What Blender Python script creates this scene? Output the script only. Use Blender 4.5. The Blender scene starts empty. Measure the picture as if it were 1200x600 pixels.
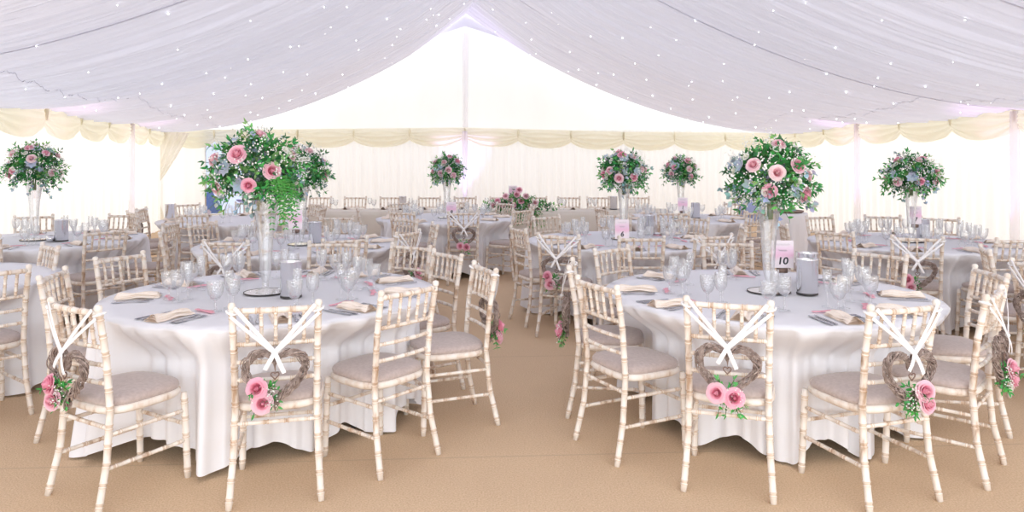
import bpy, math, random
from mathutils import Vector, Matrix
PI = math.pi
R_ = random.Random(7)
sc = bpy.context.scene
COL = sc.collection
F = 860.0; YH = 187.0; EYE = 1.60

def at(px, Y, z=None, py=None):
    """point of the place at depth Y seen in column px (and row py)"""
    x = (px - 600.0) / F * Y
    if z is None: z = EYE - (py - YH) / F * Y
    return Vector((x, Y, z))

# ------------------------------------------------------------------ materials
def new_mat(name):
    m = bpy.data.materials.new(name); m.use_nodes = True
    nt = m.node_tree
    for n in list(nt.nodes): nt.nodes.remove(n)
    out = nt.nodes.new('ShaderNodeOutputMaterial')
    return m, nt, out
def lk(nt, a, b): nt.links.new(a, b)
def noise(nt, scale, detail=3, vec=None, stretch=None, rough=.5):
    tc = nt.nodes.new('ShaderNodeTexCoord'); src = tc.outputs['Object']
    if stretch:
        mp = nt.nodes.new('ShaderNodeMapping'); mp.inputs['Scale'].default_value = stretch
        lk(nt, src, mp.inputs['Vector']); src = mp.outputs['Vector']
    n = nt.nodes.new('ShaderNodeTexNoise'); n.inputs['Scale'].default_value = scale
    n.inputs['Detail'].default_value = detail; n.inputs['Roughness'].default_value = rough
    lk(nt, src, n.inputs['Vector'])
    return n.outputs['Fac']
def ramp(nt, fac, stops):
    r = nt.nodes.new('ShaderNodeValToRGB')
    el = r.color_ramp.elements
    el[0].position, el[0].color = stops[0][0], (*stops[0][1], 1)
    el[1].position, el[1].color = stops[-1][0], (*stops[-1][1], 1)
    for p, c in stops[1:-1]:
        e = el.new(p); e.color = (*c, 1)
    lk(nt, fac, r.inputs['Fac'])
    return r.outputs['Color']
def bump(nt, h, strength, dist):
    b = nt.nodes.new('ShaderNodeBump'); b.inputs['Strength'].default_value = strength
    b.inputs['Distance'].default_value = dist; lk(nt, h, b.inputs['Height'])
    return b.outputs['Normal']
def principled(name, color, rough=.6, metal=0, nscale=None, stops=None, stretch=None, bmp=None, sheen=0, spec=.5, detail=3):
    m, nt, out = new_mat(name)
    p = nt.nodes.new('ShaderNodeBsdfPrincipled')
    p.inputs['Roughness'].default_value = rough; p.inputs['Metallic'].default_value = metal
    p.inputs['Specular IOR Level'].default_value = spec
    p.inputs['Base Color'].default_value = (*color, 1)
    if sheen: p.inputs['Sheen Weight'].default_value = sheen
    if nscale:
        f = noise(nt, nscale, detail, stretch=stretch)
        if stops: lk(nt, ramp(nt, f, stops), p.inputs['Base Color'])
        if bmp: lk(nt, bump(nt, f, bmp[0], bmp[1]), p.inputs['Normal'])
    lk(nt, p.outputs[0], out.inputs[0])
    return m
def fabric(name, color, trans, tcolor=None, nscale=None, stretch=None, bmp=(.3, .004), alpha=0):
    """cloth that lets part of the light through"""
    m, nt, out = new_mat(name)
    d = nt.nodes.new('ShaderNodeBsdfDiffuse'); d.inputs['Color'].default_value = (*color, 1)
    t = nt.nodes.new('ShaderNodeBsdfTranslucent'); t.inputs['Color'].default_value = (*(tcolor or color), 1)
    if nscale:
        nrm = bump(nt, noise(nt, nscale, 3, stretch=stretch), *bmp)
        lk(nt, nrm, d.inputs['Normal'])
    mx = nt.nodes.new('ShaderNodeMixShader'); mx.inputs[0].default_value = trans
    lk(nt, d.outputs[0], mx.inputs[1]); lk(nt, t.outputs[0], mx.inputs[2])
    last = mx
    if alpha:
        tr = nt.nodes.new('ShaderNodeBsdfTransparent')
        m2 = nt.nodes.new('ShaderNodeMixShader'); m2.inputs[0].default_value = alpha
        lk(nt, mx.outputs[0], m2.inputs[1]); lk(nt, tr.outputs[0], m2.inputs[2]); last = m2
    lk(nt, last.outputs[0], out.inputs[0])
    return m
def thin_glass(name, tint=(.995, 1, 1), lo=.09, hi=.95, white=.28, facets=90):
    m, nt, out = new_mat(name)
    tr = nt.nodes.new('ShaderNodeBsdfTransparent'); tr.inputs[0].default_value = (*tint, 1)
    gl = nt.nodes.new('ShaderNodeBsdfGlossy'); gl.inputs['Roughness'].default_value = .08
    gl.inputs['Color'].default_value = (1, 1, 1, 1)
    df = nt.nodes.new('ShaderNodeBsdfTranslucent'); df.inputs[0].default_value = (.9, .93, 1, 1)
    vo = nt.nodes.new('ShaderNodeTexVoronoi'); vo.inputs['Scale'].default_value = facets
    tc = nt.nodes.new('ShaderNodeTexCoord'); lk(nt, tc.outputs['Object'], vo.inputs['Vector'])
    nb = bump(nt, vo.outputs['Distance'], .8, .004); lk(nt, nb, gl.inputs['Normal'])
    lw = nt.nodes.new('ShaderNodeLayerWeight'); lw.inputs[0].default_value = .35; lk(nt, nb, lw.inputs['Normal'])
    mr = nt.nodes.new('ShaderNodeMapRange'); mr.inputs['To Min'].default_value = lo; mr.inputs['To Max'].default_value = hi
    lk(nt, lw.outputs['Facing'], mr.inputs['Value'])
    g2 = nt.nodes.new('ShaderNodeMixShader'); g2.inputs[0].default_value = white
    lk(nt, gl.outputs[0], g2.inputs[1]); lk(nt, df.outputs[0], g2.inputs[2])
    mx = nt.nodes.new('ShaderNodeMixShader'); lk(nt, mr.outputs[0], mx.inputs[0])
    lk(nt, tr.outputs[0], mx.inputs[1]); lk(nt, g2.outputs[0], mx.inputs[2])
    lk(nt, mx.outputs[0], out.inputs[0])
    return m
def attr_mat(name, rough=.6, trans=.2):
    """colour carried by each leaf or petal"""
    m, nt, out = new_mat(name)
    a = nt.nodes.new('ShaderNodeAttribute'); a.attribute_name = 'tint'
    d = nt.nodes.new('ShaderNodeBsdfPrincipled'); d.inputs['Roughness'].default_value = rough
    d.inputs['Specular IOR Level'].default_value = .3
    t = nt.nodes.new('ShaderNodeBsdfTranslucent')
    lk(nt, a.outputs['Color'], d.inputs['Base Color']); lk(nt, a.outputs['Color'], t.inputs[0])
    mx = nt.nodes.new('ShaderNodeMixShader'); mx.inputs[0].default_value = trans
    lk(nt, d.outputs[0], mx.inputs[1]); lk(nt, t.outputs[0], mx.inputs[2]); lk(nt, mx.outputs[0], out.inputs[0])
    return m

M = {}
M['lime'] = principled('limewashed_wood', (.8, .74, .66), .55, nscale=19, stretch=(1, 1, .35), detail=5,
                       stops=[(.30, (.46, .32, .22)), (.40, (.72, .62, .53)), (.50, (.80, .74, .67)), (.8, (.87, .84, .80))], bmp=(.3, .002))
def tint_limewash():
    nt = M['lime'].node_tree; p = [n for n in nt.nodes if n.type == 'BSDF_PRINCIPLED'][0]
    src = p.inputs['Base Color'].links[0].from_socket
    a = nt.nodes.new('ShaderNodeAttribute'); a.attribute_name = 'tint'
    mx = nt.nodes.new('ShaderNodeMix'); mx.data_type = 'RGBA'; mx.blend_type = 'MULTIPLY'; mx.inputs[0].default_value = 1
    lk(nt, src, mx.inputs[6]); lk(nt, a.outputs['Color'], mx.inputs[7]); lk(nt, mx.outputs[2], p.inputs['Base Color'])
tint_limewash()
M['cushion'] = principled('greige_cushion_fabric', (.5, .42, .4), .9, nscale=60, stops=[(.3, (.43, .355, .33)), (.7, (.52, .44, .415))], bmp=(.3, .002), sheen=.3)
M['cloth'] = fabric('white_table_linen', (.86, .87, .91), .06, nscale=260, bmp=(.15, .001))
M['cream_cloth'] = fabric('ivory_table_linen', (.83, .78, .70), .06, nscale=260, bmp=(.15, .001))
M['wall'] = fabric('white_wall_lining', (.9, .9, .9), .53, (.95, .955, .95), alpha=0)
M['gable'] = fabric('gable_canvas', (.86, .86, .84), .47, (.92, .92, .88), nscale=3, stretch=(1, 1, .3), bmp=(.4, .02))
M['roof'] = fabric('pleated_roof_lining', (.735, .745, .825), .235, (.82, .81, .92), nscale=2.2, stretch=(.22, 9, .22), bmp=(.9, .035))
M['sleeve'] = fabric('sheer_sleeve', (.9, .88, .92), .6, (.93, .92, .95), alpha=.5)
M['swag'] = fabric('cream_swag_voile', (.93, .90, .77), .5, (.97, .94, .79))
M['voile'] = fabric('ivory_curtain_voile', (.93, .89, .80), .5, (.97, .93, .82), alpha=.15)
M['glass'] = thin_glass('clear_glass')
M['vase'] = thin_glass('vase_glass', lo=.12, hi=.95, white=.3, facets=14)
M['silver'] = principled('brushed_steel', (.80, .80, .83), .22, 1, nscale=30, stretch=(1, 1, .05), bmp=(.05, .001))
M['cutlery'] = principled('polished_steel', (.52, .52, .56), .25, 1)
M['mirror'] = principled('mirror_plate', (.9, .93, .92), .04, 1)
M['dark'] = principled('black_painted_steel', (.05, .045, .045), .5)
M['napkin'] = principled('peach_cream_linen', (.86, .74, .63), .85, nscale=90, stops=[(.3, (.88, .77, .66)), (.7, (.92, .84, .76))], bmp=(.3, .002))
M['pinkpaper'] = principled('pink_paper', (.85, .42, .50), .7)
M['ribbon'] = principled('white_satin_ribbon', (.93, .93, .95), .4, sheen=.3)
M['twig'] = principled('grey_wicker_twig', (.4, .32, .29), .8, nscale=40, stops=[(.35, (.19, .135, .115)), (.65, (.48, .39, .35))], bmp=(.4, .002))
M['leaf'] = attr_mat('leaf_green', .5, .25)
M['petal'] = attr_mat('rose_petal', .7, .3)
M['white_flower'] = principled('white_blossom', (.9, .91, .88), .8)
M['stem'] = principled('green_stem', (.12, .24, .08), .6)
M['black_ink'] = principled('black_ink', (.03, .03, .04), .6)
M['grey_ink'] = principled('grey_ink', (.55, .5, .55), .7)
M['rusty'] = principled('aged_tin', (.25, .17, .14), .5, .6)
M['blue_cloth'] = fabric('lavender_blue_cloth', (.42, .48, .72), .1, nscale=12, bmp=(.5, .02))
M['navy'] = principled('navy_canvas', (.03, .09, .24), .8)
M['tray'] = principled('dark_tray_rim', (.22, .15, .12), .5)
def card_material():
    m, nt, out = new_mat('watercolour_pink_card')
    p = nt.nodes.new('ShaderNodeBsdfPrincipled'); p.inputs['Roughness'].default_value = .7
    tc = nt.nodes.new('ShaderNodeTexCoord'); sx = nt.nodes.new('ShaderNodeSeparateXYZ'); lk(nt, tc.outputs['Object'], sx.inputs[0])
    n = nt.nodes.new('ShaderNodeTexNoise'); n.inputs['Scale'].default_value = 18; lk(nt, tc.outputs['Object'], n.inputs['Vector'])
    ma = nt.nodes.new('ShaderNodeMath'); ma.operation = 'MULTIPLY_ADD'; ma.inputs[1].default_value = .05
    lk(nt, n.outputs['Fac'], ma.inputs[0]); lk(nt, sx.outputs['Z'], ma.inputs[2])
    mr = nt.nodes.new('ShaderNodeMapRange'); mr.inputs['From Min'].default_value = .02; mr.inputs['From Max'].default_value = .22
    lk(nt, ma.outputs[0], mr.inputs['Value'])
    lk(nt, ramp(nt, mr.outputs[0], [(0, (.90, .84, .88)), (.42, (.90, .80, .86)), (.62, (.88, .56, .72)), (.78, (.87, .62, .78)), (1, (.90, .82, .88))]), p.inputs['Base Color'])
    lk(nt, p.outputs[0], out.inputs[0]); return m
M['card'] = card_material()
def floor_material():
    m, nt, out = new_mat('coir_matting')
    p = nt.nodes.new('ShaderNodeBsdfPrincipled'); p.inputs['Roughness'].default_value = .95
    p.inputs['Specular IOR Level'].default_value = .1
    f = noise(nt, 120, 4); g = noise(nt, 1.2, 4)
    c = ramp(nt, f, [(.25, (.54, .39, .25)), (.5, (.67, .50, .335)), (.75, (.78, .61, .43))])
    c2 = ramp(nt, g, [(.3, (.93, .92, .92)), (.7, (1, 1, 1))])
    mx = nt.nodes.new('ShaderNodeMix'); mx.data_type = 'RGBA'; mx.blend_type = 'MULTIPLY'; mx.inputs[0].default_value = 1
    lk(nt, c, mx.inputs[6]); lk(nt, c2, mx.inputs[7])
    # seams between the matting rolls, every two metres
    tc = nt.nodes.new('ShaderNodeTexCoord'); mp = nt.nodes.new('ShaderNodeMapping')
    mp.inputs['Rotation'].default_value = (0, 0, -.06); lk(nt, tc.outputs['Object'], mp.inputs['Vector'])
    sx = nt.nodes.new('ShaderNodeSeparateXYZ'); lk(nt, mp.outputs[0], sx.inputs[0])
    pp = nt.nodes.new('ShaderNodeMath'); pp.operation = 'PINGPONG'; pp.inputs[1].default_value = 1.0
    ad = nt.nodes.new('ShaderNodeMath'); ad.operation = 'ADD'; ad.inputs[1].default_value = .05
    lk(nt, sx.outputs['Y'], ad.inputs[0]); lk(nt, ad.outputs[0], pp.inputs[0])
    lt = nt.nodes.new('ShaderNodeMath'); lt.operation = 'LESS_THAN'; lt.inputs[1].default_value = .007
    lk(nt, pp.outputs[0], lt.inputs[0])
    m3 = nt.nodes.new('ShaderNodeMix'); m3.data_type = 'RGBA'; lk(nt, lt.outputs[0], m3.inputs[0])
    lk(nt, mx.outputs[2], m3.inputs[6]); m3.inputs[7].default_value = (.56, .42, .29, 1)
    lk(nt, m3.outputs[2], p.inputs['Base Color'])
    lk(nt, bump(nt, f, .6, .006), p.inputs['Normal'])
    lk(nt, p.outputs[0], out.inputs[0]); return m
M['floor'] = floor_material()
def emit(name, c, s):
    m, nt, out = new_mat(name); e = nt.nodes.new('ShaderNodeEmission')
    e.inputs[0].default_value = (*c, 1); e.inputs[1].default_value = s; lk(nt, e.outputs[0], out.inputs[0]); return m
M['star'] = emit('star_led', (.93, .96, 1), 10)
def pane_material():
    m, nt, out = new_mat('sky_blue_tint'); t = nt.nodes.new('ShaderNodeBsdfTransparent')
    t.inputs[0].default_value = (.74, .78, .89, 1); g = nt.nodes.new('ShaderNodeBsdfGlossy'); g.inputs['Roughness'].default_value = .1  # blue of the sky put into the tint of an added pane
    mx = nt.nodes.new('ShaderNodeMixShader'); mx.inputs[0].default_value = .06
    lk(nt, t.outputs[0], mx.inputs[1]); lk(nt, g.outputs[0], mx.inputs[2]); lk(nt, mx.outputs[0], out.inputs[0]); return m
M['pane'] = pane_material()

# ------------------------------------------------------------------ mesh helpers
class MB:
    def __init__(s): s.v = []; s.f = []; s.c = []
    def add(s, vs, fs, col=None):
        n = len(s.v); s.v += [tuple(v) for v in vs]; s.f += [tuple(i + n for i in f) for f in fs]
        s.c += [col] * len(fs); return s
    def box(s, cx, cy, cz, sx, sy, sz, rot=None):
        vs = [Vector((a * sx / 2, b * sy / 2, c * sz / 2)) for a in (-1, 1) for b in (-1, 1) for c in (-1, 1)]
        if rot: vs = [rot @ v for v in vs]
        vs = [v + Vector((cx, cy, cz)) for v in vs]
        return s.add(vs, [(0, 1, 3, 2), (4, 6, 7, 5), (0, 4, 5, 1), (2, 3, 7, 6), (0, 2, 6, 4), (1, 5, 7, 3)])
    def tube(s, pts, rad, seg=8, cap=True, col=None):
        pts = [Vector(p) for p in pts]
        if not isinstance(rad, (list, tuple)): rad = [rad] * len(pts)
        vs, fs = [], []; up = Vector((0, 0, 1)); prev = None
        for i, p in enumerate(pts):
            d = (pts[min(i + 1, len(pts) - 1)] - pts[max(i - 1, 0)]).normalized()
            if prev is None:
                a = d.orthogonal().normalized()
            else:
                a = (prev - d * prev.dot(d)).normalized()
            prev = a; b = d.cross(a)
            for k in range(seg):
                t = 2 * PI * k / seg
                vs.append(p + (a * math.cos(t) + b * math.sin(t)) * rad[i])
        for i in range(len(pts) - 1):
            for k in range(seg):
                a0 = i * seg + k; a1 = i * seg + (k + 1) % seg
                fs.append((a0, a1, a1 + seg, a0 + seg))
        if cap:
            fs.append(tuple(range(seg))[::-1]); fs.append(tuple((len(pts) - 1) * seg + k for k in range(seg)))
        return s.add(vs, fs, col)
    def lathe(s, prof, seg=20, c=(0, 0, 0), col=None):
        vs, fs = [], []
        for r, z in prof:
            for k in range(seg):
                t = 2 * PI * k / seg; vs.append((c[0] + r * math.cos(t), c[1] + r * math.sin(t), c[2] + z))
        for i in range(len(prof) - 1):
            for k in range(seg):
                a0 = i * seg + k; a1 = i * seg + (k + 1) % seg
                fs.append((a0, a1, a1 + seg, a0 + seg))
        return s.add(vs, fs, col)
    def grid(s, fn, nu, nv, closed=False, col=None):
        vs = [fn(i / nu, j / nv) for i in range(nu + (0 if closed else 1)) for j in range(nv + 1)]
        fs = []; W = nv + 1; NU = nu if closed else nu + 1
        cc = []
        for i in range(nu):
            for j in range(nv):
                i2 = (i + 1) % NU
                fs.append((i * W + j, i2 * W + j, i2 * W + j + 1, i * W + j + 1))
                if callable(col): cc.append(col((i + .5) / nu, (j + .5) / nv))
        s.add(vs, fs, None if cc else col)
        if cc: s.c[-len(cc):] = cc
        return s
    def mesh(s, name, smooth=True):
        me = bpy.data.meshes.new(name); me.from_pydata(s.v, [], s.f)
        if any(c is not None for c in s.c):
            at_ = me.color_attributes.new('tint', 'FLOAT_COLOR', 'CORNER'); k = 0; arr = []
            for f, c in zip(s.f, s.c):
                arr += [*(c or (1, 1, 1)), 1] * len(f)
            at_.data.foreach_set('color', arr)
        if smooth: me.polygons.foreach_set('use_smooth', [True] * len(s.f))
        me.update(); return me
def part(name, mb, mat, parent=None, smooth=True, loc=None, rot=None, label=None):
    if mat == 'lime' and isinstance(mb, MB): mb.c = [c or (1, 1, 1) for c in mb.c]
    me = mb if isinstance(mb, bpy.types.Mesh) else mb.mesh(name, smooth)
    if not me.materials: me.materials.append(M[mat] if isinstance(mat, str) else mat)
    o = bpy.data.objects.new(name, me); COL.objects.link(o)
    if parent: o.parent = parent
    if loc: o.location = loc
    if rot: o.rotation_euler = rot
    if label: o['label'] = label
    return o
def tag(o, label, cat, group=None):
    o['label'] = label; o['category'] = cat
    if group: o['group'] = group
    return o
def thing(name, label=None, cat=None, loc=(0, 0, 0), rz=0, group=None):
    o = bpy.data.objects.new(name, None); o.empty_display_size = .1; COL.objects.link(o)
    o.location = loc; o.rotation_euler = (0, 0, rz)
    if label: tag(o, label, cat, group)
    return o
def struct(name, mb, mat, smooth=True):
    o = part(name, mb, mat, smooth=smooth); o['kind'] = 'structure'; return o
KIDS = {}
def dup(root, loc, rz, label, group, cat=None):
    def cp(o, par):
        c = o.copy(); COL.objects.link(c)
        if par: c.parent = par
        for ch in o.children: cp(ch, c)
        return c
    r = cp(root, None); r.location = loc; r.rotation_euler = (0, 0, rz)
    tag(r, label, cat or root.get('category', 'thing'), group)
    return r
class Proto:
    """makes the first thing itself, afterwards copies of it"""
    def __init__(s, fn): s.fn = fn; s.root = None
    def put(s, loc, rz, label, cat, group):
        if s.root is None:
            s.root = s.fn(); o = s.root; o.location = loc; o.rotation_euler = (0, 0, rz); tag(o, label, cat, group)
            s.root_done = True
            bpy.context.view_layer.update()
            return o
        return dup(s.root, loc, rz, label, group, cat)

# ------------------------------------------------------------------ the marquee
FR = [  # left eave, ridge, right eave of each roof frame, back to front
    ((-8.20, 17.8, 2.30), (-1.16, 18.1, 5.22), (6.62, 18.5, 2.28)),
    ((-7.50, 14.3, 2.33), (-0.55, 14.4, 5.22), (6.96, 14.6, 2.33)),
    ((-6.63, 10.3, 2.33), (0.10, 10.4, 5.12), (7.35, 10.6, 2.33)),
    ((-6.00, 6.4, 2.33), (0.70, 6.5, 5.02), (7.75, 6.6, 2.33)),
    ((-5.45, 2.5, 2.33), (1.30, 2.5, 5.02), (8.10, 2.6, 2.33)),
    ((-4.90, -1.4, 2.33), (1.90, -1.4, 5.02), (8.50, -1.4, 2.33))]
FR = [tuple(Vector(p) for p in fr) for fr in FR]
def roof_pt(side, u, v):
    """u counts frames from the back, v runs from ridge (0) to eave (1)"""
    k = min(int(u), len(FR) - 2); t = u - k
    e = FR[k][side].lerp(FR[k + 1][side], t); r = FR[k][1].lerp(FR[k + 1][1], t)
    p = r.lerp(e, v)
    p.z -= 4 * v * (1 - v) * .55
    p.z -= .30 * (abs(math.sin(PI * t)) ** .7) * (1 - .75 * v ** 3) * (0.35 + .65 * min(1, v * 5))
    # gathered pleats that run down the slope
    ph = u * 15 + 1.4 * math.sin(u * 2.1) + .35 * math.sin(v * 3 + u * 5)
    fall = (1 - v * .25) * min(1, (t * (1 - t)) * 8 + .25)
    p.z += (.028 * math.sin(ph * 2 * PI / 1.9) + .020 * math.sin(ph * 2 * PI * 1.31 + v * 2) * (.4 + .6 * math.sin(ph * .7) ** 2) + .010 * math.sin(ph * 2 * PI * 2.7)) * fall
    return p
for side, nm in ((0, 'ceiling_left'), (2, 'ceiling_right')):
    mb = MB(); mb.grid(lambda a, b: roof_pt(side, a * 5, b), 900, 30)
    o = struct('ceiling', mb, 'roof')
# stitched seams of the lining near the eaves
trim_n = [0]
def trim(mb, mat, smooth=True):
    trim_n[0] += 1
    return struct('trim_%d' % trim_n[0], mb, mat, smooth)
for side in (0, 2):
    mb = MB(); mb.tube([roof_pt(side, i * 5 / 900, .80) - Vector((0, 0, .012)) for i in range(901)], .004, 4); trim(mb, 'roof')
    for k in (1, 2, 3, 4):
        mb = MB(); mb.tube([roof_pt(side, k - .012, i / 40) - Vector((0, 0, .004)) for i in range(41)], .007, 4); trim(mb, 'roof')

def pleated(a, b, z0, z1fn, n, amp=.03, wl=.16, seed=0, vz=6):
    a, b = Vector(a), Vector(b); d = b - a; L = d.length; nrm = Vector((-d.y, d.x, 0)).normalized()
    r = random.Random(seed); phs = [r.random() * 6.28 for _ in range(4)]
    def fn(u, v):
        s = u * L
        off = amp * math.sin(s / wl * 2 * PI + phs[0] + 1.5 * math.sin(s * 1.3 + phs[1])) + amp * .6 * math.sin(s / wl * 3.7 + phs[2] + .3 * v)
        off *= .45 + .55 * (1 - v)
        p = a.lerp(b, u) + nrm * off
        z1 = z1fn(u)
        return (p.x, p.y, z0 + (z1 - z0) * v)
    mb = MB(); mb.grid(fn, n, vz); return mb
def lat(fr, i, inn):  # eave point on the floor plan pulled inward
    p = FR[fr][i].copy(); p.z = 0; return p
# back wall with an opening in its left corner
BL, BR = lat(0, 0, 0), lat(0, 2, 0)
def backpt(px):  # point of the back wall line seen in column px
    k = (px - 600) / F; d = BR - BL
    t = (k * BL.y - BL.x) / (d.x - k * d.y); return BL.lerp(BR, t)
W0, W1 = backpt(241), backpt(286)
struct('wall_back', pleated(W1, BR, 0, lambda u: 2.33, 900, .028, .17, 1), 'wall')
struct('wall_back', pleated(BL, W0, 0, lambda u: 2.33, 120, .012, .3, 2), 'wall')
struct('wall_back', pleated(W0, W1, 0, lambda u: .28, 60, .01, .3, 3, 1), 'wall')
# left and right walls, one lining sheet per bay
for i, nm in ((0, 'wall_left'), (2, 'wall_right')):
    for k in range(5):
        a, b = lat(k, i, 0), lat(k + 1, i, 0)
        struct(nm, pleated(a, b, 0, lambda u: 2.35, 260, .022, .22, 10 + k + i), 'wall')
# the opening: added pane, its tint stands in for blue sky, thin frame
dW = (W1 - W0); nW = Vector((-dW.y, dW.x, 0)).normalized()
mb = MB(); mb.add([W0 + Vector((0, 0, .28)), W1 + Vector((0, 0, .28)), W1 + Vector((0, 0, 2.3)), W0 + Vector((0, 0, 2.3))], [(0, 1, 2, 3)])
mb.add([W0 + nW * .01 + Vector((0, 0, .28)), W1 + nW * .01 + Vector((0, 0, .28)), W1 + nW * .01 + Vector((0, 0, 2.3)), W0 + nW * .01 + Vector((0, 0, 2.3))], [(3, 2, 1, 0)])
sky_pane = struct('sky_tint_pane', mb, 'pane', False)
fr = MB()
for p in (W0, W1): fr.tube([p + Vector((0, 0, .28)), p + Vector((0, 0, 2.3))], .018, 8)
fr.tube([W0 + Vector((0, 0, .28)), W1 + Vector((0, 0, .28))], .018, 8)
part('opening_frame', fr, 'silver', sky_pane)
# gable above the eaves
GA = Vector((-1.17, 18.62, 4.97))
def gable_fn(u, v):
    d = BR - BL; p = BL.lerp(BR, u) + Vector((0, .35, 0))
    uc = (GA.x - BL.x) / d.x
    top = 2.3 + (5.6 - 2.3) * (1 - abs(u - uc) / (uc if u < uc else 1 - uc))
    bow = .05 * math.sin(u * 40) * (1 - v) + .03 * math.sin(u * 90) + .03 * math.sin(u * 17 + v * 3)
    return (p.x, p.y + bow, 2.25 + (max(top, 2.26) - 2.25) * v)
mb = MB(); mb.grid(gable_fn, 200, 12); struct('wall_back', mb, 'gable')
# crescent of lining under the peak
def cres(u, v):
    x = -1.16 + (u - .5) * 4.6; t = abs(u - .5) * 2
    top = 5.22 - .40 * abs(x + 1.16) - .12 * math.sin(PI * min(1, t)) ** 1
    bot = 4.90 - .33 * abs(x + 1.16) + .0
    if bot > top: bot = top
    return (x, 18.16, top + .06 + (bot - top - .06) * v)
mb = MB(); mb.grid(cres, 60, 3); trim(mb, 'roof')
# the soft columns of lining that hide the gable poles
def column(px, z0, z1, r=.06, off=-.1, mat='wall'):
    p = backpt(px); mb = MB()
    mb.tube([p + Vector((0, off, z0 + (z1 - z0) * i / 8)) for i in range(9)], [r * (1 + .15 * math.sin(i)) for i in range(9)], 10); trim(mb, mat)
column(545, 0, 4.75, .075, .16, 'sleeve')
column(545, 0, 2.3, .06, -.08, 'sleeve')
for i in (0, 2):
    for k in ((1, 2) if i else (1,)):
        p = lat(k, i, 0) + Vector((.09 if i == 0 else -.09, 0, 0)); mb = MB()
        mb.tube([p + Vector((0, 0, 2.3 * j / 8)) for j in range(9)], .06, 10); trim(mb, 'sleeve')
# swagged valance: three swags to a bay
def swag_strip(a, b, za, zb, inward, n=3):
    a, b = Vector((a.x, a.y, 0)), Vector((b.x, b.y, 0)); d = b - a; nrm = inward
    mb = MB()
    def fn(u, v):
        l = (u * n) % 1.0
        if u >= 1: l = 1
        arch = math.sin(PI * l) ** .75
        drop = .30 + .17 * arch
        z = za + (zb - za) * u + .03 - drop * v
        fold = math.sin((v * (1.9 - .9 * arch) + arch * .55) * 2 * PI * 3.3)
        off = .06 + .06 * math.sin(PI * v) * (.4 + arch) + .02 * fold * (.25 + arch) * min(1, v * 4)
        p = a.lerp(b, u) + nrm * off
        z += .012 * math.cos(v * 20 + arch * 4) * arch * v
        return (p.x, p.y, z)
    mb.grid(fn, 40 * n, 26)
    for k in range(n + 1):      # gathered knots
        u = k / n; p = a.lerp(b, u) + nrm * .10; z = za + (zb - za) * u + .02
        mb.tube([p + Vector((0, 0, z)), p + Vector((0, 0, z - .08)), p + Vector((0, 0, z - .20))], [.012, .03, .012], 8)
    return mb
PX = [154, 212, 280, 350, 413, 480, 545, 605, 668, 730, 788, 842]
def backtop(px): p = backpt(px); return p
bk = [BL, backpt(350), backpt(545), backpt(730), BR]
inw = Vector((.0, -1, 0)); zs = [2.30, 2.31, 2.36, 2.26, 2.24]
for k in range(4): trim(swag_strip(bk[k], bk[k + 1], zs[k], zs[k + 1], inw), 'swag')
for i, inn in ((0, Vector((1, 0, 0))), (2, Vector((-1, 0, 0)))):
    for k in range(4):
        trim(swag_strip(lat(k, i, 0), lat(k + 1, i, 0), FR[k][i].z, FR[k + 1][i].z + .0, inn), 'swag')
# floor
mb = MB(); mb.add([(-13, -5, 0), (13, -5, 0), (13, 22, 0), (-13, 22, 0)], [(0, 1, 2, 3)]); struct('floor', mb, 'floor', False)

# tied-back curtain in the left corner
def curtain():
    Y = 16.6
    tl, tr = at(160, Y, py=150), at(222, Y, py=156); kn = at(176, Y, py=222)
    mb = MB()
    def fn(u, v):
        if v < .55:
            t = v / .55; top = tl.lerp(tr, u)
            bot = kn + Vector((.09 * (u - .5) * 2, 0, 0)); c = top.lerp(bot, t)
            c.x += .10 * math.sin(PI * t) * (u - .6) * 1.2
            c.z -= .12 * math.sin(PI * t) * (1 - u) * 0
        else:
            t = (v - .55) / .45; c = kn + Vector(((u - .5) * (.18 + .42 * t ** .7) + .10 * t, 0, -kn.z * t + .01 * t))
        w = .04 * (1 - .7 * math.exp(-((v - .55) / .12) ** 2))
        c.y += w * math.sin(u * 2 * PI * 7)
        return c
    mb.grid(fn, 84, 34)
    r = thing('curtain', 'ivory voile curtain tied back beside the bright corner opening at left', 'curtain')
    part('drape', mb, 'voile', r)
    t = MB(); t.tube([kn + Vector((.12 * math.cos(a), .09 * math.sin(a), .02 * math.sin(a * 2))) for a in [i * 2 * PI / 20 for i in range(21)]], .018, 6)
    part('tie_band', t, 'swag', r)
curtain()
# navy shape outside the opening
P = at(246, 20.4, z=0)
mb = MB(); mb.lathe([(.30, .0), (.30, .25), (.22, .40), (.12, .60), (.04, .78), (0.001, .82)], 14)
o = part('parasol', mb, 'navy', loc=P); tag(o, 'closed navy canvas cone standing outside beyond the corner opening', 'parasol')

# star lights sewn into the lining
star_me = MB(); star_me.lathe([(.0005, -1), (.5, -.85), (.86, -.5), (1, 0), (.86, .5), (.5, .85), (.0005, 1)], 8); star_me = star_me.mesh('starlight'); star_me.materials.append(M['star'])
rs = random.Random(3); ns = 0
for side in (0, 2):
    for i in range(15):
        for j in range(9):
            u = .15 + (i + rs.uniform(-.35, .35)) * .235; v = .05 + (j + rs.uniform(-.35, .35)) * .108
            if u > 3.75 or u < .05 or v < .02 or v > .95: continue
            p = roof_pt(side, u, v) - Vector((0, 0, .022))
            if p.y < 1.5: continue
            px = 600 + F * p.x / p.y; py = YH - F * (p.z - EYE) / p.y
            if not (-20 < px < 1220 and -20 < py < 175): continue
            o = bpy.data.objects.new('starlight', star_me); COL.objects.link(o); o.location = p
            s = .0052 * rs.choice((.8, 1, 1.25)) * (.75 + p.y * .035); o.scale = (s, s, s)
            tag(o, 'tiny white star light twinkling in the pleated roof lining', 'light', 'star lights in the roof lining'); ns += 1

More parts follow.
